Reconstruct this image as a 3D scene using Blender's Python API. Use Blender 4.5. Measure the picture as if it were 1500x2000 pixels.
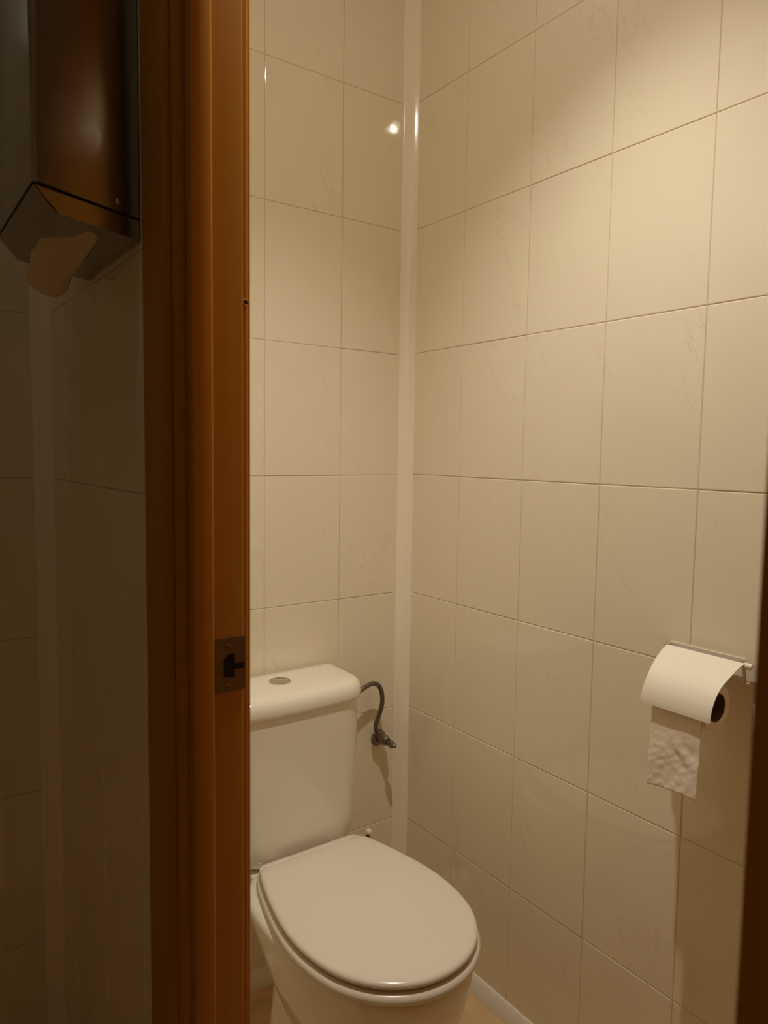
import bpy, bmesh, math, random
from mathutils import Vector, Matrix

for o in list(bpy.data.objects):
    bpy.data.objects.remove(o, do_unlink=True)
S = bpy.context.scene
COL = S.collection
random.seed(7)

# ------------------------------------------------------------------ camera
FLOOR = 1.208                      # the measured frame has z = 0 at a grout row; the floor lies 1.208 below it
cam_d = bpy.data.cameras.new('camera')
cam = bpy.data.objects.new('camera', cam_d)
COL.objects.link(cam)
cam_d.sensor_fit = 'VERTICAL'
cam_d.sensor_height = 24.0
cam_d.lens = 1414.4 * 24.0 / 2000.0
cam_d.clip_start = 0.01
yaw, pitch, roll = 0.62038, -0.082419, 0.014563
fw = Vector((math.sin(yaw) * math.cos(pitch), math.cos(yaw) * math.cos(pitch), math.sin(pitch)))
rt0 = Vector((math.cos(yaw), -math.sin(yaw), 0))
up0 = rt0.cross(fw)
rt = rt0 * math.cos(roll) + up0 * math.sin(roll)
up = -rt0 * math.sin(roll) + up0 * math.cos(roll)
m = Matrix((rt, up, -fw)).transposed().to_4x4()
m.translation = Vector((-1.12806, -1.48318, 0.05779 + FLOOR))
cam.matrix_world = m
cam_d.dof.use_dof = True
cam_d.dof.focus_distance = 1.6
cam_d.dof.aperture_fstop = 5.6
S.camera = cam

# ------------------------------------------------------------------ world, exposure, lamp
w = bpy.data.worlds.new('world')
S.world = w
w.use_nodes = True
w.node_tree.nodes['Background'].inputs['Color'].default_value = (0, 0, 0, 1)
w.node_tree.nodes['Background'].inputs['Strength'].default_value = 0.0
S.view_settings.view_transform = 'Standard'
S.view_settings.look = 'None'
S.view_settings.exposure = 0.0
S.view_settings.gamma = 1.0
S.view_settings.use_curve_mapping = False
S.cycles.max_bounces = 12
S.cycles.diffuse_bounces = 8
S.cycles.glossy_bounces = 6
S.cycles.sample_clamp_indirect = 0.0
S.cycles.caustics_reflective = False
S.cycles.caustics_refractive = False

CEIL = 2.447
LAMP = Vector((-0.482, -0.748, CEIL - 0.020))
WARM = (0.98, 0.915, 0.775)
sp = bpy.data.lights.new('downlight_beam', 'SPOT')
sp.energy = 50.0
sp.color = WARM
sp.spot_size = math.radians(104)
sp.spot_blend = 1.0
sp.shadow_soft_size = 0.022
spo = bpy.data.objects.new('downlight_beam', sp)
COL.objects.link(spo)
spo.location = LAMP
spo['kind'] = 'structure'
BULB_STRENGTH = 530.0

ANTE_FILL_STRENGTH = 2.4            # glow of the fill lamp added to the anteroom, built further down


# ------------------------------------------------------------------ materials
def nodes_mat(name):
    mt = bpy.data.materials.new(name)
    mt.use_nodes = True
    nt = mt.node_tree
    return mt, nt, nt.nodes['Principled BSDF']


def plain(name, col, rough=0.4, metal=0.0, coat=0.0, noise=0.0, nscale=30.0, bump=0.0, bscale=60.0, spec=0.5):
    mt, nt, b = nodes_mat(name)
    b.inputs['Roughness'].default_value = rough
    b.inputs['Metallic'].default_value = metal
    b.inputs['Coat Weight'].default_value = coat
    b.inputs['Coat Roughness'].default_value = 0.05
    b.inputs['Specular IOR Level'].default_value = spec
    tc = nt.nodes.new('ShaderNodeTexCoord')
    nz = nt.nodes.new('ShaderNodeTexNoise')
    nz.inputs['Scale'].default_value = nscale
    nz.inputs['Detail'].default_value = 4
    nt.links.new(tc.outputs['Object'], nz.inputs['Vector'])
    mx = nt.nodes.new('ShaderNodeMix')
    mx.data_type = 'RGBA'
    mx.inputs[6].default_value = (*[c * (1 - noise) for c in col], 1)
    mx.inputs[7].default_value = (*[min(1, c * (1 + noise)) for c in col], 1)
    nt.links.new(nz.outputs['Fac'], mx.inputs[0])
    nt.links.new(mx.outputs[2], b.inputs['Base Color'])
    if bump > 0:
        n2 = nt.nodes.new('ShaderNodeTexNoise')
        n2.inputs['Scale'].default_value = bscale
        n2.inputs['Detail'].default_value = 3
        nt.links.new(tc.outputs['Object'], n2.inputs['Vector'])
        bp = nt.nodes.new('ShaderNodeBump')
        bp.inputs['Strength'].default_value = bump
        bp.inputs['Distance'].default_value = 0.002
        nt.links.new(n2.outputs['Fac'], bp.inputs['Height'])
        nt.links.new(bp.outputs['Normal'], b.inputs['Normal'])
    return mt


def tile_material():
    mt, nt, b = nodes_mat('marbled_tile')
    N, L = nt.nodes, nt.links
    uv = N.new('ShaderNodeUVMap')
    uv.uv_map = 'tile'
    mr_ = N.new('ShaderNodeMapping')
    mr_.inputs['Rotation'].default_value = (0, 0, math.radians(-31))
    L.new(uv.outputs['UV'], mr_.inputs['Vector'])
    mp = N.new('ShaderNodeMapping')
    mp.inputs['Scale'].default_value = (12.0, 2.4, 1)
    L.new(mr_.outputs['Vector'], mp.inputs['Vector'])
    # veins: thin band where a stretched noise crosses its middle
    nz = N.new('ShaderNodeTexNoise')
    nz.inputs['Scale'].default_value = 1.0
    nz.inputs['Detail'].default_value = 5
    nz.inputs['Roughness'].default_value = 0.62
    nz.inputs['Distortion'].default_value = 0.5
    L.new(mp.outputs['Vector'], nz.inputs['Vector'])
    sub = N.new('ShaderNodeMath'); sub.operation = 'SUBTRACT'; sub.inputs[1].default_value = 0.5
    L.new(nz.outputs['Fac'], sub.inputs[0])
    ab = N.new('ShaderNodeMath'); ab.operation = 'ABSOLUTE'
    L.new(sub.outputs[0], ab.inputs[0])
    mr = N.new('ShaderNodeMapRange')
    mr.inputs['From Min'].default_value = 0.0
    mr.inputs['From Max'].default_value = 0.016
    mr.inputs['To Min'].default_value = 1.0
    mr.inputs['To Max'].default_value = 0.0
    L.new(ab.outputs[0], mr.inputs['Value'])
    # patches where the veins come out
    n2 = N.new('ShaderNodeTexNoise')
    n2.inputs['Scale'].default_value = 6.0
    n2.inputs['Detail'].default_value = 2
    L.new(uv.outputs['UV'], n2.inputs['Vector'])
    m2 = N.new('ShaderNodeMapRange')
    m2.inputs['From Min'].default_value = 0.48
    m2.inputs['From Max'].default_value = 0.68
    L.new(n2.outputs['Fac'], m2.inputs['Value'])
    mul = N.new('ShaderNodeMath'); mul.operation = 'MULTIPLY'
    L.new(mr.outputs['Result'], mul.inputs[0]); L.new(m2.outputs['Result'], mul.inputs[1])
    mu2 = N.new('ShaderNodeMath'); mu2.operation = 'MULTIPLY'; mu2.inputs[1].default_value = 0.26
    L.new(mul.outputs[0], mu2.inputs[0])
    # soft clouds
    n3 = N.new('ShaderNodeTexNoise')
    n3.inputs['Scale'].default_value = 6.0
    n3.inputs['Detail'].default_value = 4
    L.new(uv.outputs['UV'], n3.inputs['Vector'])
    cl = N.new('ShaderNodeMix'); cl.data_type = 'RGBA'
    cl.inputs[6].default_value = (0.805, 0.735, 0.600, 1)
    cl.inputs[7].default_value = (0.855, 0.800, 0.645, 1)
    L.new(n3.outputs['Fac'], cl.inputs[0])
    mx = N.new('ShaderNodeMix'); mx.data_type = 'RGBA'
    mx.inputs[7].default_value = (0.58, 0.44, 0.29, 1)
    L.new(cl.outputs[2], mx.inputs[6]); L.new(mu2.outputs[0], mx.inputs[0])
    L.new(mx.outputs[2], b.inputs['Base Color'])
    b.inputs['Roughness'].default_value = 0.055
    b.inputs['Specular IOR Level'].default_value = 0.5
    n4 = N.new('ShaderNodeTexNoise')
    n4.inputs['Scale'].default_value = 22.0
    n4.inputs['Detail'].default_value = 1
    L.new(uv.outputs['UV'], n4.inputs['Vector'])
    bp = N.new('ShaderNodeBump')
    bp.inputs['Strength'].default_value = 0.03
    bp.inputs['Distance'].default_value = 0.002
    L.new(n4.outputs['Fac'], bp.inputs['Height'])
    L.new(bp.outputs['Normal'], b.inputs['Normal'])
    return mt


def wood_material():
    mt, nt, b = nodes_mat('varnished_wood')
    N, L = nt.nodes, nt.links
    tc = N.new('ShaderNodeTexCoord')
    mp = N.new('ShaderNodeMapping')
    mp.inputs['Scale'].default_value = (60, 60, 1.6)
    L.new(tc.outputs['Object'], mp.inputs['Vector'])
    nz = N.new('ShaderNodeTexNoise')
    nz.inputs['Scale'].default_value = 1.0
    nz.inputs['Detail'].default_value = 6
    nz.inputs['Roughness'].default_value = 0.6
    L.new(mp.outputs['Vector'], nz.inputs['Vector'])
    mx = N.new('ShaderNodeMix'); mx.data_type = 'RGBA'
    mx.inputs[6].default_value = (0.40, 0.170, 0.020, 1)
    mx.inputs[7].default_value = (0.48, 0.210, 0.027, 1)
    L.new(nz.outputs['Fac'], mx.inputs[0])
    L.new(mx.outputs[2], b.inputs['Base Color'])
    b.inputs['Roughness'].default_value = 0.36
    b.inputs['Specular IOR Level'].default_value = 0.15
    return mt


def steel_material():
    mt, nt, b = nodes_mat('brushed_steel')
    N, L = nt.nodes, nt.links
    tc = N.new('ShaderNodeTexCoord')
    mp = N.new('ShaderNodeMapping')
    mp.inputs['Scale'].default_value = (4, 4, 300)
    L.new(tc.outputs['Object'], mp.inputs['Vector'])
    nz = N.new('ShaderNodeTexNoise')
    nz.inputs['Scale'].default_value = 1.0
    L.new(mp.outputs['Vector'], nz.inputs['Vector'])
    mr = N.new('ShaderNodeMapRange')
    mr.inputs['To Min'].default_value = 0.16
    mr.inputs['To Max'].default_value = 0.26
    L.new(nz.outputs['Fac'], mr.inputs['Value'])
    L.new(mr.outputs['Result'], b.inputs['Roughness'])
    b.inputs['Metallic'].default_value = 1.0
    b.inputs['Base Color'].default_value = (0.37, 0.335, 0.285, 1)
    return mt


def hose_material():
    mt, nt, b = nodes_mat('braided_steel_hose')
    N, L = nt.nodes, nt.links
    uv = N.new('ShaderNodeUVMap')
    uv.uv_map = 'tube'
    mp = N.new('ShaderNodeMapping')
    mp.inputs['Scale'].default_value = (6, 160, 1)
    L.new(uv.outputs['UV'], mp.inputs['Vector'])
    ck = N.new('ShaderNodeTexChecker')
    ck.inputs['Scale'].default_value = 1.0
    L.new(mp.outputs['Vector'], ck.inputs['Vector'])
    mx = N.new('ShaderNodeMix'); mx.data_type = 'RGBA'
    mx.inputs[6].default_value = (0.16, 0.14, 0.11, 1)
    mx.inputs[7].default_value = (0.24, 0.21, 0.17, 1)
    L.new(ck.outputs['Fac'], mx.inputs[0])
    L.new(mx.outputs[2], b.inputs['Base Color'])
    b.inputs['Metallic'].default_value = 0.75
    b.inputs['Roughness'].default_value = 0.34
    return mt


def emit_material(name, strength, col=WARM):
    mt, nt, b = nodes_mat(name)
    b.inputs['Base Color'].default_value = (0.9, 0.85, 0.7, 1)
    b.inputs['Emission Color'].default_value = (*col, 1)
    b.inputs['Emission Strength'].default_value = strength
    return mt


M = {}
M['tile'] = tile_material()
M['grout'] = plain('grout', (0.60, 0.50, 0.365), 0.85, noise=0.12, nscale=60)
M['plaster'] = plain('plaster', (0.74, 0.70, 0.62), 0.85, noise=0.03)
M['floor'] = plain('floor_tile', (0.62, 0.43, 0.23), 0.40, noise=0.28, nscale=26, bump=0.05)
M['wood'] = wood_material()
M['dark_hole'] = plain('dark_recess', (0.012, 0.010, 0.008), 0.9)
M['pvc'] = plain('white_plastic_trim', (0.93, 0.86, 0.75), 0.13, noise=0.02, nscale=8)
M['skirt'] = plain('white_skirting', (0.82, 0.79, 0.72), 0.4, noise=0.03, nscale=12)
M['ceramic'] = plain('white_ceramic', (0.84, 0.805, 0.73), 0.14, coat=0.35, noise=0.012, nscale=6)
M['seat'] = plain('white_seat_plastic', (0.77, 0.735, 0.655), 0.22, noise=0.012, nscale=7, bump=0.05, bscale=9)
M['chrome'] = plain('chrome', (0.62, 0.62, 0.58), 0.10, metal=1.0)
M['old_metal'] = plain('tarnished_metal', (0.24, 0.21, 0.165), 0.36, metal=0.85, noise=0.3, nscale=90)
M['plate'] = plain('dull_brass_plate', (0.20, 0.145, 0.085), 0.42, metal=0.8, noise=0.25, nscale=70)
M['hose'] = hose_material()
M['steel'] = steel_material()
M['black_gap'] = plain('painted_gap_shade', (0.02, 0.018, 0.015), 0.7)  # near-black colour for the shade in the gap under the dispenser cover
M['tissue'] = plain('tissue_paper', (0.88, 0.81, 0.71), 0.95, noise=0.03, nscale=50, bump=0.25, bscale=160, spec=0.1)
M['cover'] = plain('white_enamel', (0.86, 0.82, 0.72), 0.55, noise=0.015, nscale=20, spec=0.3)
M['cardboard'] = plain('grey_cardboard', (0.13, 0.095, 0.06), 0.9, noise=0.1)
M['towel'] = plain('paper_towel', (0.80, 0.69, 0.53), 0.95, noise=0.05, nscale=40, bump=0.2, bscale=120, spec=0.1)
M['knob'] = plain('white_knob', (0.85, 0.80, 0.70), 0.35)
M['stem'] = plain('dark_stem', (0.085, 0.05, 0.03), 0.5)
M['ink'] = plain('dark_print', (0.10, 0.09, 0.08), 0.6)
M['bulb'] = emit_material('glowing_bulb', BULB_STRENGTH)
M['fill_lamp'] = emit_material('added_fill_glow', ANTE_FILL_STRENGTH, (0.90, 1.0, 0.92))  # weak glow of the added anteroom fill lamp


# ------------------------------------------------------------------ helpers
def obj(name, bm, mats, parent=None, smooth=False, angle=None):
    me = bpy.data.meshes.new(name)
    bmesh.ops.recalc_face_normals(bm, faces=bm.faces[:])
    bm.to_mesh(me)
    bm.free()
    if not isinstance(mats, (list, tuple)):
        mats = [mats]
    for x in mats:
        me.materials.append(x)
    if smooth:
        for p in me.polygons:
            p.use_smooth = True
        if angle is not None:
            me.set_sharp_from_angle(angle=math.radians(angle))
    o = bpy.data.objects.new(name, me)
    COL.objects.link(o)
    if parent is not None:
        o.parent = parent
        o.matrix_parent_inverse = parent_world(parent).inverted()
    return o


def parent_world(p):
    mw = Matrix.Translation(p.location)
    if p.parent is not None:
        mw = parent_world(p.parent) @ p.matrix_parent_inverse @ mw
    return mw


def thing(name, label, cat, loc, kind=None):
    o = bpy.data.objects.new(name, None)
    o.empty_display_size = 0.05
    COL.objects.link(o)
    o.location = loc
    return tag(o, label, cat, kind)


def tag(o, label=None, cat=None, kind=None):
    if label: o['label'] = label
    if cat: o['category'] = cat
    if kind: o['kind'] = kind
    return o


def struct(o, label, cat):
    return tag(o, label, cat, 'structure')


def add_box(bm, lo, hi, mi=0):
    vs = [bm.verts.new((x, y, z)) for x in (lo[0], hi[0]) for y in (lo[1], hi[1]) for z in (lo[2], hi[2])]
    for f in ((0, 1, 3, 2), (4, 6, 7, 5), (0, 4, 5, 1), (2, 3, 7, 6), (0, 2, 6, 4), (1, 5, 7, 3)):
        bm.faces.new([vs[i] for i in f]).material_index = mi
    return vs


def loft(bm, rings, caps=True, closed=True, mi=0):
    vr = [[bm.verts.new(p) for p in r] for r in rings]
    n = len(vr[0])
    fs = []
    for a, b in zip(vr, vr[1:]):
        for i in range(n if closed else n - 1):
            j = (i + 1) % n
            f = bm.faces.new((a[i], a[j], b[j], b[i]))
            f.material_index = mi
            fs.append(f)
    if caps:
        for r in (vr[0], vr[-1]):
            f = bm.faces.new(r)
            f.material_index = mi
    return vr


def catmull(pts, n_per=6, closed=False):
    P = [Vector(p) for p in pts]
    out = []
    N = len(P)
    segs = N if closed else N - 1
    for i in range(segs):
        if closed:
            p0, p1, p2, p3 = P[(i - 1) % N], P[i], P[(i + 1) % N], P[(i + 2) % N]
        else:
            p1, p2 = P[i], P[i + 1]
            p0 = P[i - 1] if i > 0 else p1 * 2 - p2
            p3 = P[i + 2] if i + 2 < N else p2 * 2 - p1
        for k in range(n_per):
            t = k / n_per
            out.append(0.5 * ((2 * p1) + (p2 - p0) * t + (2 * p0 - 5 * p1 + 4 * p2 - p3) * t * t
                              + (-p0 + 3 * p1 - 3 * p2 + p3) * t ** 3))
    if not closed:
        out.append(P[-1].copy())
    return out


def tube(bm, path, rad, n=14, caps=True):
    """sweep a circle along a path (list of Vectors); rad is a number or a list"""
    uvl = bm.loops.layers.uv.verify()
    prev = None
    rings = []
    length = [0.0]
    for a, b in zip(path, path[1:]):
        length.append(length[-1] + (b - a).length)
    for i, p in enumerate(path):
        t = (path[min(i + 1, len(path) - 1)] - path[max(i - 1, 0)]).normalized()
        if prev is None:
            ref = Vector((0, 0, 1)) if abs(t.z) < 0.9 else Vector((1, 0, 0))
            nrm = t.cross(ref).normalized()
        else:
            nrm = (prev - t * prev.dot(t)).normalized()
        prev = nrm
        bn = t.cross(nrm)
        r = rad[i] if isinstance(rad, (list, tuple)) else rad
        rings.append([bm.verts.new(p + nrm * (r * math.cos(2 * math.pi * k / n)) + bn * (r * math.sin(2 * math.pi * k / n))) for k in range(n)])
    for i, (a, b) in enumerate(zip(rings, rings[1:])):
        for k in range(n):
            j = (k + 1) % n
            f = bm.faces.new((a[k], a[j], b[j], b[k]))
            for lp, (uu, vv) in zip(f.loops, ((k / n, length[i]), ((k + 1) / n, length[i]), ((k + 1) / n, length[i + 1]), (k / n, length[i + 1]))):
                lp[uvl].uv = (uu, vv)
    if caps:
        bm.faces.new(rings[0])
        bm.faces.new(rings[-1])


def lathe(bm, prof, origin, axis, n=32, mi=0):
    """revolve (radius, height) pairs about an axis through origin"""
    ax = Vector(axis).normalized()
    ref = Vector((0, 0, 1)) if abs(ax.z) < 0.9 else Vector((1, 0, 0))
    u = ax.cross(ref).normalized()
    v = ax.cross(u)
    o = Vector(origin)
    rings = []
    for r, h in prof:
        rings.append([o + ax * h + (u * math.cos(2 * math.pi * k / n) + v * math.sin(2 * math.pi * k / n)) * max(r, 1e-5) for k in range(n)])
    loft(bm, rings, mi=mi)


def prism(bm, poly, z0, z1, mi=0):
    loft(bm, [[Vector((x, y, z0)) for x, y in poly], [Vector((x, y, z1)) for x, y in poly]], mi=mi)


# ------------------------------------------------------------------ tiled walls
TW, TH = 0.2001, 0.30207
ROW0 = FLOOR                       # a horizontal grout row lies at this height


def tile_patch(bm, O, U, V, Nn, u0, u1, v0, v1, uoff, voff, uv):
    """glazed tiles standing proud of the grout, clipped to a rectangle; O origin, U V axes, Nn outward normal"""
    O, U, V, Nn = Vector(O), Vector(U), Vector(V), Vector(Nn)
    g, bev, dep = 0.0006, 0.0017, 0.0012
    RV = V.cross(Nn)               # to the right as one faces the wall
    i0 = math.floor((u0 - uoff) / TW) - 1
    j0 = math.floor((v0 - voff) / TH) - 1
    for i in range(i0, i0 + int((u1 - u0) / TW) + 4):
        for j in range(j0, j0 + int((v1 - v0) / TH) + 4):
            a0, a1 = max(u0, uoff + i * TW), min(u1, uoff + (i + 1) * TW)
            b0, b1 = max(v0, voff + j * TH), min(v1, voff + (j + 1) * TH)
            if a1 - a0 < 0.006 or b1 - b0 < 0.006:
                continue
            h = random.uniform(-0.00025, 0.00025)
            tu, tv = random.uniform(-0.0010, 0.0010), random.uniform(-0.0012, 0.0012)
            ox, oy = random.uniform(0, 40), random.uniform(0, 40)
            cu, cv = (a0 + a1) / 2, (b0 + b1) / 2
            outer = [(a0 + g, b0 + g), (a1 - g, b0 + g), (a1 - g, b1 - g), (a0 + g, b1 - g)]
            inner = [(a0 + g + bev, b0 + g + bev), (a1 - g - bev, b0 + g + bev), (a1 - g - bev, b1 - g - bev), (a0 + g + bev, b1 - g - bev)]
            vo = [bm.verts.new(O + U * p + V * q - Nn * dep) for p, q in outer]
            mid = [((p + r) / 2 - (r - p) * 0.2, (q + s) / 2 - (s - q) * 0.2) for (p, q), (r, s) in zip(outer, inner)]
            vm = [bm.verts.new(O + U * p + V * q + Nn * (h + (p - cu) * tu + (q - cv) * tv - dep * 0.28)) for p, q in mid]
            vi = [bm.verts.new(O + U * p + V * q + Nn * (h + (p - cu) * tu + (q - cv) * tv)) for p, q in inner]
            fs = [bm.faces.new(vi)]
            for k in range(4):
                l = (k + 1) % 4
                fs.append(bm.faces.new((vo[k], vo[l], vm[l], vm[k])))
                fs.append(bm.faces.new((vm[k], vm[l], vi[l], vi[k])))
            for f in fs:
                f.material_index = 0
                f.smooth = False
                for lp in f.loops:
                    d = lp.vert.co - O
                    lp[uv].uv = (d.dot(RV) + ox, d.dot(V) - b0 + oy)


def new_wall():
    bm = bmesh.new()
    return bm, bm.loops.layers.uv.new('tile')


DEP = 0.0010
X_OUT, X_IN = -0.845, -0.780       # the two faces of the thin wall that holds the door
Y_FAR, Y_NEAR = -0.700, -1.370     # wall opening (the jambs fill it up to the clear opening)
Y_WC = -1.45                       # front wall of the toilet cubicle
HEAD = 2.06
X_W, Y_S = -2.2, -2.6              # dark anteroom

bm, uv = new_wall()
add_box(bm, (X_W - 0.1, DEP, 0.0), (0.1, 0.12, CEIL), 1)
tile_patch(bm, (0, 0, 0), (1, 0, 0), (0, 0, 1), (0, -1, 0), X_IN, -0.001, 0.0, CEIL, 0.0, ROW0, uv)
tile_patch(bm, (0, 0, 0), (1, 0, 0), (0, 0, 1), (0, -1, 0), X_W, X_OUT, 0.0, CEIL, -0.9995, ROW0, uv)
struct(obj('wall_back', bm, [M['tile'], M['grout']]), 'back wall of cream marbled tiles behind the toilet', 'wall')

bm, uv = new_wall()
add_box(bm, (DEP, Y_WC - 0.1, 0.0), (0.12, DEP, CEIL), 1)
tile_patch(bm, (0, 0, 0), (0, 1, 0), (0, 0, 1), (-1, 0, 0), Y_WC, -0.001, 0.0, CEIL, -0.2042, ROW0 + 0.0028, uv)
struct(obj('wall_right', bm, [M['tile'], M['grout']]), 'right wall of cream marbled tiles carrying the toilet paper holder', 'wall')

bm, uv = new_wall()
for (ya, yb, za) in ((Y_FAR, 0.0, 0.0), (Y_S, Y_NEAR, 0.0), (Y_NEAR, Y_FAR, HEAD)):
    add_box(bm, (X_OUT + DEP, ya, za), (X_IN - DEP, yb, CEIL), 1)
    tile_patch(bm, (X_OUT, 0, 0), (0, 1, 0), (0, 0, 1), (-1, 0, 0), ya, yb, za, CEIL, -0.145, ROW0, uv)
    if yb > Y_WC:
        tile_patch(bm, (X_IN, 0, 0), (0, 1, 0), (0, 0, 1), (1, 0, 0), max(ya, Y_WC), yb, za, CEIL, -0.2042, ROW0, uv)
struct(obj('wall_left', bm, [M['tile'], M['grout']]), 'thin tiled wall that holds the door frame and the towel dispenser', 'wall')

bm, uv = new_wall()
add_box(bm, (X_IN, Y_WC - 0.08, 0.0), (DEP, Y_WC - DEP, CEIL), 1)
tile_patch(bm, (0, Y_WC, 0), (1, 0, 0), (0, 0, 1), (0, 1, 0), X_IN, 0.0, 0.0, CEIL, -0.2, ROW0, uv)
struct(obj('wall_front', bm, [M['tile'], M['grout']]), 'front wall of the toilet cubicle', 'wall')

bm, uv = new_wall()
add_box(bm, (X_W - 0.1, Y_S, 0.0), (X_W - DEP, DEP, CEIL), 1)
tile_patch(bm, (X_W, 0, 0), (0, 1, 0), (0, 0, 1), (1, 0, 0), Y_S, 0.0, 0.0, CEIL, -0.1, ROW0, uv)
struct(obj('wall_anteroom_left', bm, [M['tile'], M['grout']]), 'far left wall of the dark anteroom', 'wall')

bm, uv = new_wall()
add_box(bm, (X_W - 0.1, Y_S - 0.1, 0.0), (X_OUT + 0.1, Y_S - DEP, CEIL), 1)
tile_patch(bm, (0, Y_S, 0), (1, 0, 0), (0, 0, 1), (0, 1, 0), X_W, X_OUT, 0.0, CEIL, -0.1, ROW0, uv)
struct(obj('wall_anteroom_front', bm, [M['tile'], M['grout']]), 'wall of the dark anteroom behind the viewer', 'wall')

bm = bmesh.new()
add_box(bm, (X_W - 0.1, Y_S - 0.1, -0.1), (0.12, 0.12, 0.0))
struct(obj('floor', bm, M['floor']), 'brown speckled floor', 'floor')
bm = bmesh.new()
add_box(bm, (X_W - 0.1, Y_S - 0.1, CEIL), (0.12, 0.12, CEIL + 0.1))
struct(obj('ceiling', bm, M['plaster']), 'white plaster ceiling', 'ceiling')

# ------------------------------------------------------------------ corner trims and skirting
def corner_trim(name, cx, label):
    bm = bmesh.new()
    a = 0.028
    poly = [(cx, 0.0), (cx - a - 0.0015, 0.0), (cx - a - 0.0015, -0.0022), (cx - a + 0.0015, -0.0035)]
    for k in range(9):
        t = k / 8
        # shallow convex face between the two feet
        x = cx - a + 0.002 + (a - 0.0045) * t
        y = -0.004 - (a - 0.0045) * t
        bulge = 0.0021 * math.sin(math.pi * t)
        poly.append((x - bulge * 0.7, y - bulge * 0.7))
    poly += [(cx - 0.0025, -a - 0.0005), (cx, -a - 0.0015)]
    prism(bm, poly, 0.0, CEIL)
    return struct(obj(name, bm, M['pvc'], smooth=True, angle=35), label, 'trim')


corner_trim('trim_1', 0.0, 'cream plastic strip covering the corner right of the toilet')
corner_trim('trim_2', X_OUT, 'plastic strip covering the dark corner left of the door frame')


def skirting(name, p0, p1, nrm, label):
    bm = bmesh.new()
    p0, p1, nrm = Vector(p0), Vector(p1), Vector(nrm)
    prof = [(0.0, 0.0), (0.0148, 0.0), (0.0145, 0.006), (0.0118, 0.018), (0.0082, 0.030), (0.0055, 0.038), (0.003, 0.041), (0.0, 0.041)]
    loft(bm, [[p + nrm * a + Vector((0, 0, h)) for a, h in prof] for p in (p0, p1)])
    return struct(obj(name, bm, M['skirt'], smooth=True, angle=40), label, 'skirting')


skirting('baseboard_right', (0, 0, 0), (0, Y_WC, 0), (-1, 0, 0), 'low white skirting strip along the foot of the right wall')
skirting('baseboard_back', (X_IN, 0, 0), (-0.015, 0, 0), (0, -1, 0), 'low white skirting strip along the foot of the back wall')

# ------------------------------------------------------------------ door frame (far jamb seen, near jamb mirrored)
def far_casing():
    return [(-0.8455, -0.6080), (-0.8560, -0.6095), (-0.8580, -0.6135), (-0.8580, -0.6740), (-0.8586, -0.6800),
            (-0.8582, -0.6860), (-0.8562, -0.6915), (-0.8530, -0.6950), (-0.8490, -0.6962), (-0.8488, -0.6986),
            (-0.8528, -0.7002), (-0.8538, -0.7036), (-0.8528, -0.7080), (-0.8500, -0.7125), (-0.8466, -0.7150),
            (-0.8436, -0.7160), (-0.8436, -0.7010), (-0.8455, -0.7000)]


def far_jamb():
    yA, yB = -0.7300, -0.7180
    return [(-0.8433, -0.7000), (-0.8433, -0.7284), (-0.8428, -0.7295), (-0.8415, yA), (-0.8218, yA), (-0.8203, -0.7295),
            (-0.8193, -0.7285), (-0.8190, -0.7270), (-0.8190, yB), (-0.7810, yB), (-0.7798, -0.7176), (-0.7790, -0.7168),
            (-0.7787, -0.7155), (-0.7787, -0.7000)]


def far_inner():
    return [(-0.7784, -0.7000), (-0.7784, -0.7130), (-0.7735, -0.7135), (-0.7722, -0.7131), (-0.7714, -0.7122), (-0.7710, -0.7105),
            (-0.7700, -0.7095), (-0.7672, -0.7092), (-0.7660, -0.7080), (-0.7655, -0.7060), (-0.7655, -0.6500), (-0.7795, -0.6480), (-0.7795, -0.7000)]


YM = (-0.7300 - 1.3395) / 2
mir = lambda poly: [(x, 2 * YM - y) for x, y in poly]
door = thing('door_1', 'orange-brown varnished wooden door frame around the doorway', 'door frame', (-0.82, YM, 0), 'structure')
SM = dict(smooth=True, angle=28)
for nm, poly in (('casing', far_casing()), ('jamb', far_jamb()), ('inner_casing', far_inner())):
    for q in (poly, mir(poly)):
        bm = bmesh.new()
        prism(bm, q, 0.0, HEAD - 0.03)
        obj(nm, bm, M['wood'], door, **SM)
bm = bmesh.new()
add_box(bm, (-0.8433, Y_NEAR + 0.0, HEAD - 0.03), (-0.7787, Y_FAR, HEAD))
add_box(bm, (-0.8580, Y_NEAR - 0.09, HEAD - 0.03), (-0.8455, Y_FAR + 0.09, HEAD + 0.05))
obj('head', bm, M['wood'], door)

# strike plate on the rebate of the far jamb
YB = -0.7180
bm = bmesh.new()
z0, z1 = FLOOR - 0.2215 + 0.002, FLOOR - 0.1560
xl, xr = -0.8150, -0.7775
hx0, hx1, hz0, hz1 = -0.8095, -0.7965, FLOOR - 0.2065, FLOOR - 0.1770


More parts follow.
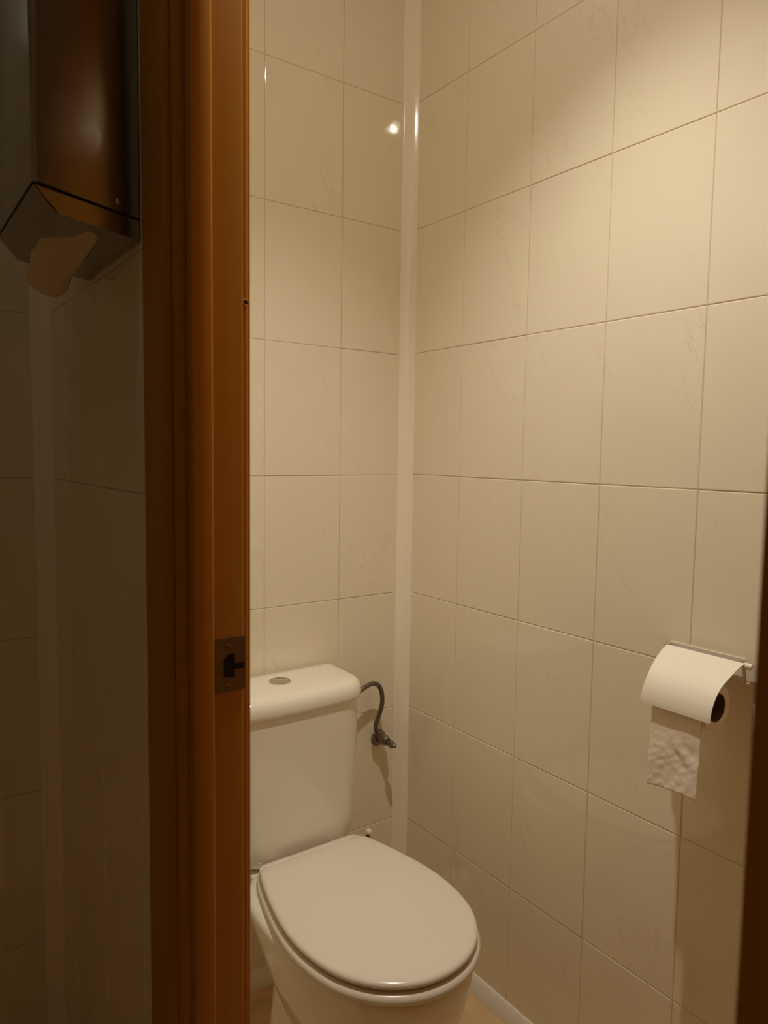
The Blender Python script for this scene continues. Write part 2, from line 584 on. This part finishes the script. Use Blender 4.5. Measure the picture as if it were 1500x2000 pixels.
hz0, hz1 = FLOOR - 0.2030, FLOOR - 0.1755
sz0, sz1 = FLOOR - 0.1945, FLOOR - 0.1870
hx0, hx1 = -0.8045, -0.7905
rc = 0.0038
arc = lambda cx_, cz_, a0, a1: [(cx_ + rc * math.cos(math.radians(a0 + (a1 - a0) * k / 5)), cz_ + rc * math.sin(math.radians(a0 + (a1 - a0) * k / 5))) for k in range(6)]
pieces = [[(xl, z0), (hx0, z0), (hx0, z1), (xl, z1)],
          [(hx0, z0), (hx1, z0), (hx1, hz0), (hx0 + 0.002, hz0), (hx0, hz0 + 0.003)],
          [(hx0, hz1 - 0.006), (hx0 + 0.0055, hz1), (hx1, hz1), (hx1, z1), (hx0, z1)],
          [(hx1, z0)] + arc(xr - rc, z0 + rc, -90, 0) + [(xr, sz0), (hx1, sz0)],
          [(hx1, sz1), (xr, sz1)] + arc(xr - rc, z1 - rc, 0, 90) + [(hx1, z1)]]
for pc in pieces:
    loft(bm, [[Vector((x, y, z)) for x, z in pc] for y in (YB - 0.0016, YB - 0.0001)])
strike = obj('strike_plate', bm, M['plate'], door)
strike['label'] = 'dull metal strike plate with a dark latch hole'
bm = bmesh.new()
add_box(bm, (hx0 - 0.0006, YB - 0.0012, hz0 - 0.0006), (hx1 + 0.0006, YB - 0.0002, hz1 + 0.0006))
add_box(bm, (hx1, YB - 0.0011, sz0 - 0.0004), (xr - 0.0002, YB - 0.0002, sz1 + 0.0004))
obj('latch_hole', bm, M['dark_hole'], strike)
for zc in (FLOOR - 0.1665, FLOOR - 0.2135):
    bm = bmesh.new()
    lathe(bm, [(0.0001, -0.0002), (0.0030, -0.0002), (0.0032, 0.0004), (0.0024, 0.0009), (0.0011, 0.0008), (0.0009, 0.0002), (0.0001, 0.0002)],
          (-0.7985, YB - 0.0015, zc), (0, -1, 0), 18)
    obj('screw', bm, M['plate'], strike, smooth=True, angle=40)
# small drilled hole with a burr at its rim, higher up on the jamb
bm = bmesh.new()
hc = Vector((-0.7745, -0.7142, FLOOR + 0.2235))
lathe(bm, [(0.0001, 0.0), (0.0026, 0.0), (0.0028, 0.0006), (0.0001, 0.0006)], hc + Vector((0.0, 0.0010, 0)), (0, -1, 0), 20)
hole = obj('drilled_hole', bm, M['dark_hole'], door, smooth=True, angle=40)
hole['label'] = 'small dark drilled hole in the jamb'
bm = bmesh.new()
path = [hc + Vector((0.0031 * math.cos(a), -0.0002, 0.0031 * math.sin(a))) for a in [math.radians(60 + 11 * k) for k in range(27)]]
tube(bm, path, [0.0003 + 0.0005 * math.sin(math.pi * k / 26) for k in range(27)], 8)
tube(bm, [hc + Vector((0.0030, -0.0004, 0.0002)), hc + Vector((0.0042, -0.0008, -0.0004)), hc + Vector((0.0052, -0.0006, -0.0018))], [0.0008, 0.0009, 0.0004], 8)
obj('burr', bm, M['wood'], hole, smooth=True)

# the door leaf, swung open into the cubicle (outside the frame)
leaf = thing('door_2', 'varnished wooden door leaf standing open inside the cubicle', 'door', (-0.765, -1.36, 0.0), 'structure')
bm = bmesh.new()
add_box(bm, (0.0, -0.036, 0.008), (0.602, 0.0, 2.02))
bmesh.ops.rotate(bm, verts=bm.verts[:], cent=(0, 0, 0), matrix=Matrix.Rotation(math.radians(14), 3, 'Z'))
bmesh.ops.translate(bm, verts=bm.verts[:], vec=(-0.755, -1.362, 0))
obj('leaf', bm, M['wood'], leaf)

# ------------------------------------------------------------------ ceiling downlight
lamp = thing('ceiling_lamp', 'round recessed ceiling downlight above the toilet', 'lamp', (LAMP.x, LAMP.y, CEIL))
bm = bmesh.new()
lathe(bm, [(0.046, -0.0005), (0.058, -0.0005), (0.0585, 0.003), (0.055, 0.006), (0.048, 0.0065), (0.046, 0.004)], (LAMP.x, LAMP.y, CEIL), (0, 0, -1), 40)
rim = obj('rim', bm, M['chrome'], lamp, smooth=True, angle=50)
bm = bmesh.new()
lathe(bm, [(0.0001, 0.0), (0.012, 0.0), (0.0145, 0.004), (0.0145, 0.009), (0.0120, 0.0125), (0.007, 0.0148), (0.0001, 0.0155)], (LAMP.x, LAMP.y, CEIL - 0.0002), (0, 0, -1), 32)
obj('bulb', bm, M['bulb'], lamp, smooth=True)

ante_fill = thing('ceiling_lamp', 'round dim lamp added out of view to brighten the dark anteroom', 'lamp', (-1.32, -0.66, CEIL))  # unseen fill lamp, added to lift the dark anteroom
bm = bmesh.new()
lathe(bm, [(0.0001, 0), (0.125, 0), (0.125, 0.02), (0.118, 0.024), (0.0001, 0.024)], (-1.32, -0.66, CEIL - 0.0003), (0, 0, -1), 40)
obj('base', bm, M['cover'], ante_fill, smooth=True, angle=40)
bm = bmesh.new()
lathe(bm, [(0.0001, 0.0245), (0.112, 0.0245), (0.108, 0.040), (0.085, 0.056), (0.045, 0.064), (0.0001, 0.066)], (-1.32, -0.66, CEIL - 0.0003), (0, 0, -1), 40)
obj('fill_diffuser', bm, M['fill_lamp'], ante_fill, smooth=True, angle=50)

# ------------------------------------------------------------------ toilet
CX = -0.392
toilet = thing('toilet', 'white ceramic close-coupled toilet with its lid closed', 'toilet', (CX, -0.35, 0))
HALF = [(-0.194, 0.0), (-0.194, 0.060), (-0.194, 0.098), (-0.198, 0.113), (-0.211, 0.1215), (-0.244, 0.1340), (-0.310, 0.1510), (-0.378, 0.1635), (-0.440, 0.1675),
        (-0.500, 0.1610), (-0.550, 0.1455), (-0.593, 0.1180), (-0.622, 0.0850), (-0.641, 0.0450), (-0.6475, 0.0)]
_full = [(h, y) for y, h in HALF] + [(-h, y) for y, h in HALF[-2:0:-1]]
OUT = [(v.x, v.y) for v in catmull([(a, b, 0) for a, b in _full], 5, True)]
OC = -0.42


def offset_outline(pts, d):
    """move a closed outline inwards by d along its own normals"""
    n = len(pts)
    out = []
    for i in range(n):
        (x0, y0), (x1, y1) = pts[i - 1], pts[(i + 1) % n]
        tx, ty = x1 - x0, y1 - y0
        l = math.hypot(tx, ty) or 1
        nx, ny = ty / l, -tx / l
        x, y = pts[i]
        if nx * x + ny * (y - OC) > 0:
            nx, ny = -nx, -ny
        out.append((x + nx * d, y + ny * d))
    return out


def oring(d, z, crown=0.0):
    return [Vector((CX + x, y, z)) for x, y in offset_outline(OUT, d)]


# lid: thin rolled edge, slightly crowned top that rolls down at the hinge side
bm = bmesh.new()
LZ = 0.4155
rings = [oring(0.022, LZ + 0.0085), oring(0.010, LZ + 0.008), oring(0.0075, LZ + 0.001), oring(0.0055, LZ), oring(0.0022, LZ + 0.0008), oring(0.0004, LZ + 0.0035), oring(0.0, LZ + 0.006), oring(0.0006, LZ + 0.0085),
         oring(0.0030, LZ + 0.0112), oring(0.0075, LZ + 0.0126), oring(0.014, LZ + 0.0133)]
for s, h in ((0.86, 0.0145), (0.72, 0.0155), (0.52, 0.0163), (0.28, 0.0168), (0.08, 0.0170)):
    rings.append([Vector((CX + x * s, OC + (y - OC) * s, LZ + h)) for x, y in OUT])
for r in rings[7:]:
    for v in r:
        back = max(0.0, min(1.0, (v.y + 0.226) / 0.026))
        v.z -= 0.0085 * back ** 1.15
loft(bm, rings)
lid = obj('lid', bm, M['seat'], toilet, smooth=True, angle=60)

# seat ring
bm = bmesh.new()
def sring(d, z): return oring(d, z)
rr = [sring(0.058, 0.3930), sring(0.010, 0.3900), sring(0.000, 0.3905), sring(-0.0042, 0.3935), sring(-0.0056, 0.3980), sring(-0.0052, 0.4025),
      sring(-0.0028, 0.4060), sring(0.0015, 0.4083), sring(0.008, 0.4095), sring(0.030, 0.4095), sring(0.052, 0.4070), sring(0.058, 0.4010)]
loft(bm, rr + [rr[0]], caps=False)
bmesh.ops.remove_doubles(bm, verts=bm.verts[:], dist=1e-6)
seat = obj('seat', bm, M['seat'], toilet, smooth=True, angle=60)
for sx in (-0.075, 0.075):
    bm = bmesh.new()
    lathe(bm, [(0.0001, 0), (0.009, 0), (0.010, 0.002), (0.010, 0.030), (0.009, 0.032), (0.0001, 0.032)], (CX + sx - 0.016, -0.188, 0.4060), (1, 0, 0), 18)
    obj('hinge', bm, M['seat'], seat, smooth=True, angle=40)


# bowl: lofted outlines from the foot up to the rim
def egg(hw, yr, yf, z, sq=0.0, n=64):
    """plan outline: rounded-square rear, elliptical front"""
    ym = yr - (yr - yf) * 0.46
    pts = []
    for k in range(n):
        a = 2 * math.pi * k / n
        c, s = math.cos(a), math.sin(a)
        e = 2.0 / (2.0 + (2.2 * sq if s > 0 else 0.25))
        x = hw * math.copysign(abs(c) ** e, c)
        y = ym + ((yr - ym) if s > 0 else (ym - yf)) * math.copysign(abs(s) ** e, s)
        pts.append(Vector((CX + x, y, z)))
    return pts


bm = bmesh.new()
secs = [(0.080, -0.24, -0.470, 0.002, 0.3), (0.082, -0.24, -0.472, 0.060, 0.2),
        (0.098, -0.235, -0.500, 0.120, 0.1), (0.120, -0.225, -0.548, 0.180, 0.1), (0.143, -0.21, -0.596, 0.235, 0.1), (0.1585, -0.190, -0.626, 0.290, 0.25),
        (0.1655, -0.172, -0.638, 0.335, 0.5), (0.1685, -0.160, -0.642, 0.362, 0.7), (0.169, -0.155, -0.642, 0.375, 0.8), (0.167, -0.155, -0.640, 0.384, 0.8), (0.158, -0.162, -0.631, 0.3880, 0.8),
        (0.10, -0.20, -0.56, 0.3880, 0.5)]
loft(bm, [egg(*s) for s in secs])
bowl = obj('bowl', bm, M['ceramic'], toilet, smooth=True, angle=60)
# foot standing on the floor
bm = bmesh.new()
def rrect(hw, yb, yf, z, e=0.36):
    return [Vector((CX + math.copysign(abs(math.cos(a)) ** e, math.cos(a)) * hw, (yb + yf) / 2 + math.copysign(abs(math.sin(a)) ** e, math.sin(a)) * (yb - yf) / 2, z))
            for a in [2 * math.pi * (k + 0.5) / 72 for k in range(72)]]
loft(bm, [rrect(*q) for q in [(0.121, -0.198, -0.486, 0.0), (0.122, -0.197, -0.488, 0.006), (0.119, -0.199, -0.484, 0.05), (0.114, -0.203, -0.476, 0.11), (0.108, -0.208, -0.460, 0.18), (0.103, -0.212, -0.43, 0.25), (0.098, -0.214, -0.40, 0.31), (0.090, -0.22, -0.38, 0.335)]])
obj('foot', bm, M['ceramic'], toilet, smooth=True, angle=60)
# shelf behind the bowl that carries the cistern
bm = bmesh.new()
PIL = [(0.080, -0.060, -0.270, 0.322), (0.098, -0.045, -0.275, 0.330), (0.110, -0.038, -0.275, 0.345), (0.117, -0.034, -0.270, 0.365),
       (0.119, -0.032, -0.262, 0.377), (0.116, -0.034, -0.255, 0.3835), (0.095, -0.06, -0.22, 0.3840)]
loft(bm, [[Vector((CX + math.copysign(abs(math.cos(a)) ** 0.5, math.cos(a)) * hw, (yb + yf) / 2 + math.copysign(abs(math.sin(a)) ** 0.5, math.sin(a)) * (yb - yf) / 2, z))
           for a in [2 * math.pi * (k + 0.5) / 56 for k in range(56)]] for hw, yb, yf, z in PIL])
obj('cistern_shelf', bm, M['ceramic'], toilet, smooth=True, angle=60)


# cistern
def tank_ring(hw, yb, yf, z, r=0.055, bow=0.014, rb=0.016, n=12):
    """rounded rectangle with a bowed front (front is -y)"""
    pts = []
    for (cx_, cy_, rad, a0) in ((hw - rb, yb - rb, rb, 0), (-hw + rb, yb - rb, rb, 90), (-hw + r, yf + r, r, 180), (hw - r, yf + r, r, 270)):
        for k in range(n + 1):
            a = math.radians(a0 + 90 * k / n)
            pts.append([cx_ + rad * math.cos(a), cy_ + rad * math.sin(a)])
        if a0 == 180:
            for k in range(1, 12):
                t = k / 12
                pts.append([-hw + r + (2 * hw - 2 * r) * t, yf])
    for p in pts:
        if p[1] < (yb + yf) / 2:
            p[1] -= bow * max(0.0, 1 - (p[0] / hw) ** 2)
    return [Vector((CX + x, y, z)) for x, y in pts]


bm = bmesh.new()
T = [(0.118, -0.030, -0.146, 0.3865), (0.134, -0.026, -0.152, 0.3895), (0.147, -0.022, -0.157, 0.398), (0.155, -0.020, -0.160, 0.412), (0.159, -0.018, -0.161, 0.435), (0.161, -0.018, -0.162, 0.47), (0.1625, -0.018, -0.163, 0.55),
     (0.164, -0.018, -0.164, 0.63), (0.1645, -0.018, -0.165, 0.7160)]
loft(bm, [tank_ring(*t) for t in T])
obj('cistern', bm, M['ceramic'], toilet, smooth=True, angle=50)
bm = bmesh.new()
ZL = 0.7170
LK = 0.78
L_ = [(0.160, -0.018, -0.160, ZL), (0.1700, -0.0150, -0.1690, ZL + 0.0004), (0.1725, -0.0130, -0.1715, ZL + 0.003), (0.1735, -0.0125, -0.1725, ZL + 0.010), (0.1730, -0.0125, -0.1720, ZL + 0.024),
      (0.1705, -0.0130, -0.1685, ZL + 0.036), (0.1655, -0.0140, -0.1625, ZL + 0.0450), (0.1590, -0.0155, -0.1555, ZL + 0.0500), (0.1500, -0.019, -0.1460, ZL + 0.0525), (0.120, -0.034, -0.126, ZL + 0.0538), (0.060, -0.06, -0.10, ZL + 0.0545)]
loft(bm, [tank_ring(a - 0.0025, b, c, ZL + (d - ZL) * LK, r=max(0.012, 0.058 - (0.1735 - a)), bow=0.014 * a / 0.1735, rb=0.010 if a > 0.15 else 0.006) for a, b, c, d in L_])
clid = obj('cistern_lid', bm, M['ceramic'], toilet, smooth=True, angle=60)
bc = (CX - 0.012, -0.085, ZL + 0.0535 * LK)
bm = bmesh.new()
lathe(bm, [(0.0001, 0.0), (0.0235, 0.0), (0.0240, 0.0020), (0.0225, 0.0034), (0.0205, 0.0036), (0.0198, 0.0022), (0.0001, 0.0022)], bc, (0, 0, 1), 40)
btn = obj('flush_button', bm, M['chrome'], toilet, smooth=True, angle=40)
btn['label'] = 'round chrome flush button'
bm = bmesh.new()
lathe(bm, [(0.0001, 0.0), (0.0190, 0.0), (0.0192, 0.0008), (0.0180, 0.0014), (0.0001, 0.0019)], (bc[0], bc[1], bc[2] + 0.0022), (0, 0, 1), 36)
obj('button_disc', bm, M['chrome'], btn, smooth=True, angle=50)
bm = bmesh.new()
add_box(bm, (CX + 0.112, -0.0355, ZL + 0.0530 * LK), (CX + 0.122, -0.0343, ZL + 0.0530 * LK + 0.0009))
mk = obj('printed_mark', bm, M['ink'], clid)
mk['label'] = 'tiny dark printed dash near the rear right corner'

# ------------------------------------------------------------------ water supply: stop valve and hose
valve = thing('stop_valve', 'tarnished metal stop valve with round rosette on the back wall beside the cistern', 'valve', (-0.0775, 0, FLOOR - 0.677))
vz = FLOOR - 0.677
vx = -0.0775
bm = bmesh.new()
lathe(bm, [(0.0001, 0.0002), (0.0215, 0.0002), (0.0220, 0.002), (0.0195, 0.006), (0.013, 0.0095), (0.0105, 0.010), (0.0001, 0.010)], (vx, 0, vz), (0, -1, 0), 32)
obj('rosette', bm, M['old_metal'], valve, smooth=True, angle=50)
bm = bmesh.new()
lathe(bm, [(0.0001, 0.007), (0.0092, 0.007), (0.0092, 0.014), (0.0125, 0.016), (0.0140, 0.023), (0.0130, 0.032), (0.0105, 0.036), (0.0090, 0.042), (0.0001, 0.042)], (vx + 0.003, 0, vz + 0.001), (0, -1, 0), 24)
lathe(bm, [(0.0001, 0.0), (0.0075, 0.0), (0.0075, 0.010), (0.0088, 0.011), (0.0088, 0.021), (0.0070, 0.023), (0.0001, 0.023)], (vx - 0.004, -0.026, vz + 0.003), (-0.55, -0.12, 1), 6)
obj('valve_body', bm, M['old_metal'], valve, smooth=True, angle=40)
bm = bmesh.new()
lathe(bm, [(0.0001, 0.0), (0.0048, 0.0), (0.0048, 0.011), (0.0085, 0.0125), (0.0098, 0.016), (0.0090, 0.022), (0.0062, 0.0245), (0.0052, 0.030), (0.0040, 0.032), (0.0001, 0.0325)],
      (vx + 0.002, -0.038, vz + 0.001), (0.10, -0.97, -0.10), 10)
obj('handle', bm, M['old_metal'], valve, smooth=True, angle=35)

hose_pts = [(-0.2275, -0.052, -0.556), (-0.205, -0.049, -0.545), (-0.167, -0.045, -0.527), (-0.146, -0.043, -0.5185), (-0.124, -0.040, -0.5155), (-0.105, -0.038, -0.524), (-0.093, -0.036, -0.546),
            (-0.090, -0.034, -0.574), (-0.096, -0.032, -0.600), (-0.104, -0.031, -0.622), (-0.106, -0.031, -0.637), (-0.100, -0.030, -0.651), (-0.092, -0.029, -0.660)]
bm = bmesh.new()
tube(bm, catmull([(x, y, z + FLOOR) for x, y, z in hose_pts], 8), 0.0058, 16)
hose = obj('water_hose', bm, M['hose'], smooth=True, angle=60)
tag(hose, 'curved grey braided water hose between the cistern and the stop valve', 'hose')

# ------------------------------------------------------------------ brush behind the toilet
bx, by = -0.147, -0.064
brush = thing('toilet_brush', 'white ball knob on a dark stem standing behind the toilet in the corner', 'toilet brush', (bx, by, 0))
bm = bmesh.new()
lathe(bm, [(0.0001, 0), (0.045, 0), (0.047, 0.004), (0.043, 0.09), (0.036, 0.118), (0.033, 0.120), (0.0001, 0.118)], (bx, by, 0.0), (0, 0, 1), 28)
obj('holder', bm, M['cover'], brush, smooth=True, angle=40)
bm = bmesh.new()
tube(bm, [Vector((bx - 0.003, by, 0.117)), Vector((bx - 0.003, by, 0.24)), Vector((bx - 0.002, by, 0.318))], 0.0058, 12)
obj('stem', bm, M['stem'], brush, smooth=True, angle=50)
bm = bmesh.new()
bmesh.ops.create_uvsphere(bm, u_segments=20, v_segments=14, radius=0.0086, matrix=Matrix.Translation((bx, by, 0.3265)))
obj('knob', bm, M['knob'], brush, smooth=True)

# ------------------------------------------------------------------ toilet paper holder, roll
hz = FLOOR
holder = thing('paper_holder', 'toilet paper holder with a curved white flap fixed to the right wall', 'toilet paper holder', (0, -0.84, FLOOR - 0.30))
bm = bmesh.new()
add_box(bm, (-0.0030, -0.901, hz - 0.300), (-0.0003, -0.768, hz - 0.2610))
bmesh.ops.bevel(bm, geom=bm.edges[:], offset=0.001, segments=2, affect='EDGES')
obj('back_plate', bm, M['cover'], holder, smooth=True, angle=35)
# hinge rod with white end caps
bm = bmesh.new()
tube(bm, [Vector((-0.0135, -0.766, hz - 0.2690)), Vector((-0.0135, -0.906, hz - 0.2690))], 0.0035, 14)
for yy in (-0.772, -0.898):
    add_box(bm, (-0.0135, yy - 0.002, hz - 0.273), (-0.003, yy + 0.002, hz - 0.265))
obj('hinge_rod', bm, M['chrome'], holder, smooth=True, angle=40)
for ya, yb in ((-0.9055, -0.9185),):
    bm = bmesh.new()
    lathe(bm, [(0.0001, 0), (0.0046, 0), (0.0052, 0.002), (0.0052, abs(yb - ya) - 0.003), (0.0040, abs(yb - ya)), (0.0001, abs(yb - ya))], (-0.0135, ya, hz - 0.2690), (0, -1 if yb < ya else 1, 0), 18)
    obj('end_cap', bm, M['knob'], holder, smooth=True, angle=40)
# flap
prof = catmull([(-0.017, 0, -0.2645), (-0.032, 0, -0.2680), (-0.046, 0, -0.2735), (-0.064, 0, -0.2810), (-0.082, 0, -0.2900), (-0.096, 0, -0.3020), (-0.106, 0, -0.3180), (-0.1105, 0, -0.3330), (-0.1115, 0, -0.3420)], 4)
bm = bmesh.new()
rows = []
npf = len(prof)
for i, p in enumerate(prof):
    t = i / (npf - 1)
    tang = (prof[min(i + 1, npf - 1)] - prof[max(i - 1, 0)]).normalized()
    nrm = Vector((-tang.z, 0, tang.x))
    if nrm.z < 0: nrm = -nrm
    ya = -0.772 - 0.020 * min(1, t * 1.25) + 0.004 * math.sin(t * 9) * t
    yb = -0.9085 - 0.001 * t
    rows.append((p, nrm, ya, yb))
thk = 0.0011
rings = []
for p, nrm, ya, yb in rows:
    a = Vector((p.x, 0, p.z + hz))
    b = a - nrm * thk
    rings.append([Vector((a.x, ya, a.z)), Vector((a.x, yb, a.z)), Vector((b.x, yb, b.z)), Vector((b.x, ya, b.z))])
loft(bm, rings)
flap = obj('flap', bm, M['cover'], holder, smooth=True, angle=40)
# wire arm carrying the roll
bm = bmesh.new()
tube(bm, catmull([(-0.0030, -0.779, hz - 0.296), (-0.030, -0.779, hz - 0.318), (-0.055, -0.782, hz - 0.336), (-0.0605, -0.790, hz - 0.3335), (-0.0605, -0.840, hz - 0.3335), (-0.0605, -0.872, hz - 0.3335)], 6), 0.0024, 10)
obj('roll_arm', bm, M['chrome'], holder, smooth=True, angle=60)

rollc = Vector((-0.0645, 0, hz - 0.331))
proll = thing('toilet_paper_roll', 'toilet paper roll hanging under the white flap with its dark core showing', 'toilet paper', (rollc.x, -0.84, rollc.z))
Y0, Y1, RR, RC = -0.805, -0.893, 0.0370, 0.0230
bm = bmesh.new()
lathe(bm, [(RC, 0), (RR - 0.001, 0), (RR, 0.0012), (RR, abs(Y1 - Y0) - 0.0012), (RR - 0.001, abs(Y1 - Y0)), (RC, abs(Y1 - Y0)), (RC, 0)], (rollc.x, Y0, rollc.z), (0, -1, 0), 48)
bm.faces.ensure_lookup_table()
bmesh.ops.delete(bm, geom=[f for f in bm.faces if len(f.verts) > 4], context='FACES_ONLY')
bmesh.ops.remove_doubles(bm, verts=bm.verts[:], dist=1e-6)
obj('paper', bm, M['tissue'], proll, smooth=True, angle=40)
bm = bmesh.new()
n = 36
ro, ri = RC - 0.0001, RC - 0.0013
rg = []
for (r, y) in ((ro, Y0), (ro, Y1 - 0.0006), (ri, Y1 - 0.0006), (ri, Y0), (ro, Y0)):
    rg.append([Vector((rollc.x + r * math.cos(2 * math.pi * k / n), y, rollc.z + r * math.sin(2 * math.pi * k / n))) for k in range(n)])
loft(bm, rg, caps=False)
bmesh.ops.remove_doubles(bm, verts=bm.verts[:], dist=1e-6)
core = obj('core', bm, M['cardboard'], proll, smooth=True, angle=40)
core['label'] = 'dark cardboard core'
# the hanging sheet
bm = bmesh.new()
NU, NV = 40, 60
ztop, zbot = rollc.z + 0.004, hz - 0.474
xs = rollc.x - RR - 0.0008
grid = []
for j in range(NV + 1):
    t = j / NV
    row = []
    for i in range(NU + 1):
        s = i / NU
        y = Y0 - 0.0005 + (Y1 - Y0 + 0.001) * s
        z = ztop + (zbot - ztop) * t + 0.006 * t * math.sin(s * 2.2 + 0.4) - 0.004 * t * (1 - s)
        env = max(0.0, min(1.0, (t - 0.22) * 3))
        d = (z - y * 0.75)
        loc = math.exp(-((t - 0.55) / 0.16) ** 2 - ((s - 0.72) / 0.30) ** 2)
        w_ = 0.0016 * loc * math.sin(d * 150 + 1.2 * math.sin(y * 70)) + 0.0007 * math.sin(z * 62 + y * 70 + 0.8) + 0.0005 * math.sin(y * 120 - z * 35) \
            + 0.00022 * math.sin(d * 410 + 3 * math.sin(y * 160)) + 0.0002 * math.sin((z + y) * 330 + 2 * math.sin(z * 120))
        x = xs - 0.006 * t + w_ * env
        row.append(bm.verts.new((x, y, z)))
    grid.append(row)
for j in range(NV):
    for i in range(NU):
        bm.faces.new((grid[j][i], grid[j][i + 1], grid[j + 1][i + 1], grid[j + 1][i]))
sheet = obj('loose_sheet', bm, M['tissue'], proll, smooth=True)
sheet['label'] = 'crumpled loose sheet hanging from the roll'
sol = sheet.modifiers.new('thickness', 'SOLIDIFY')
sol.thickness = 0.0004

# ------------------------------------------------------------------ paper towel dispenser on the dark wall
disp = thing('towel_dispenser', 'brushed steel paper towel dispenser on the dark tiled wall left of the door frame', 'paper towel dispenser', (-0.847, -0.438, 1.54))
XB, XF = -0.8462, -0.9645
YN, YF = -0.5660, -0.3050
dz = FLOOR
# main cover, with a rounded vertical front edge and a lower edge that drops towards the wall
bm = bmesh.new()
def cover_outline():
    r = 0.009
    pts = [(XB, YN)]
    for (cx_, cy_, a0) in ((XF + r, YN + r, 270), (XF + r, YF - r, 180)):
        for k in range(7):
            a = math.radians(a0 - 90 * k / 6)
            pts.append((cx_ + r * math.cos(a), cy_ + r * math.sin(a)))
    pts.append((XB, YF))
    return pts
co = cover_outline()
zlow = lambda x: dz + 0.3575 + (x - XF) * (0.340 - 0.3575) / (-0.862 - XF)
loft(bm, [[Vector((x, y, zlow(x))) for x, y in co], [Vector((x, y, dz + 0.66)) for x, y in co], [Vector((x * 0.985 - 0.0135, -0.4355 + (y + 0.4355) * 0.985, dz + 0.665)) for x, y in co]])
dbody = obj('cover', bm, M['steel'], disp, smooth=True, angle=30)
bm = bmesh.new()
lathe(bm, [(0.0001, 0), (0.0040, 0), (0.0040, 0.0010), (0.0030, 0.0022), (0.0001, 0.0026)], (-0.871, YN, dz + 0.3525), (0, -1, 0), 18)
obj('rivet', bm, M['chrome'], dbody, smooth=True, angle=40)
# black strip standing in for the shaded gap under the cover
bm = bmesh.new()
i_ = 0.0016
gp = [(XB - 0.0, YN + i_), (XF + i_ + 0.004, YN + i_), (XF + i_, YN + i_ + 0.004), (XF + i_, YF - i_), (XB, YF - i_)]
loft(bm, [[Vector((x, y, zlow(x) - 0.0035)) for x, y in gp], [Vector((x, y, zlow(x) + 0.001)) for x, y in gp]])
obj('gap_shade_strip', bm, M['black_gap'], disp)
# lower tray: near and far side plates, sloped front lip, bottom plate with an open slot
bm = bmesh.new()
side = [(XB, 0.3110), (-0.9400, 0.3255), (XF + 0.0005, 0.3530), (-0.862, 0.3365), (XB, 0.3345)]
for ya, yb in ((YN, YN + 0.0012), (YF - 0.0012, YF)):
    loft(bm, [[Vector((x, y, dz + z)) for x, z in side] for y in (ya, yb)])
# front lip
lip = [(-0.9400, 0.3255), (XF + 0.0005, 0.3530), (XF + 0.0017, 0.3530), (-0.9388, 0.3262)]
loft(bm, [[Vector((x, y, dz + z)) for x, z in lip] for y in (YN, YF)])
zb = lambda x: dz + 0.3110 + (x - XB) * (0.3255 - 0.3110) / (-0.9400 - XB)
# bottom plate: outer rectangle minus a rounded slot, as a ring of quads
slot = [(-0.8715, -0.3062), (-0.9270, -0.3062), (-0.9300, -0.3300), (-0.9345, -0.400), (-0.9365, -0.450), (-0.922, -0.472), (-0.9060, -0.500), (-0.9035, -0.520), (-0.9000, -0.536), (-0.8930, -0.538), (-0.8860, -0.530),
        (-0.8805, -0.505), (-0.8780, -0.478), (-0.8740, -0.420), (-0.8720, -0.350)]
outer = [(XB, YF), (-0.9400, YF), (-0.9400, -0.340), (-0.9400, -0.400), (-0.9400, -0.455), (-0.9400, -0.490), (-0.9400, -0.520), (-0.9400, YN), (-0.9250, YN), (-0.8930, YN), (-0.8650, YN),
         (XB, YN), (XB, -0.480), (XB, -0.420), (XB, -0.350)]
for th in (0.0, 0.0012):
    vo = [bm.verts.new((x, y, zb(x) + th)) for x, y in outer]
    vi = [bm.verts.new((x, y, zb(x) + th)) for x, y in slot]
    for k in range(len(slot)):
        l = (k + 1) % len(slot)
        bm.faces.new((vo[k], vo[l], vi[l], vi[k]))
obj('tray', bm, M['steel'], disp)

# paper towel lying over the slot and drooping out of its far end
bm = bmesh.new()
NU, NV = 16, 40
grid = []
for j in range(NV + 1):
    t = j / NV
    row = []
    y = -0.545 + 0.232 * t
    q = max(0.0, (y + 0.415) / 0.102)
    for i in range(NU + 1):
        s = i / NU
        x0 = -0.9385 + 0.006 * min(1, q * 1.5)
        x1 = -0.868 - 0.008 * min(1, q * 1.5)
        x = x0 + (x1 - x0) * s
        z = zb(x) + 0.0026 - 0.044 * q * q * (1 - 0.35 * (2 * s - 1) ** 2) + 0.0012 * math.sin(s * 9 + t * 4) * min(1, q)
        row.append(bm.verts.new((x, y, z)))
    grid.append(row)
for j in range(NV):
    for i in range(NU):
        bm.faces.new((grid[j][i], grid[j][i + 1], grid[j + 1][i + 1], grid[j + 1][i]))
towel = obj('paper_towel', bm, M['towel'], smooth=True)
tag(towel, 'beige paper towel showing in the open slot of the steel dispenser', 'paper towel')
sol = towel.modifiers.new('thickness', 'SOLIDIFY')
sol.thickness = 0.0005
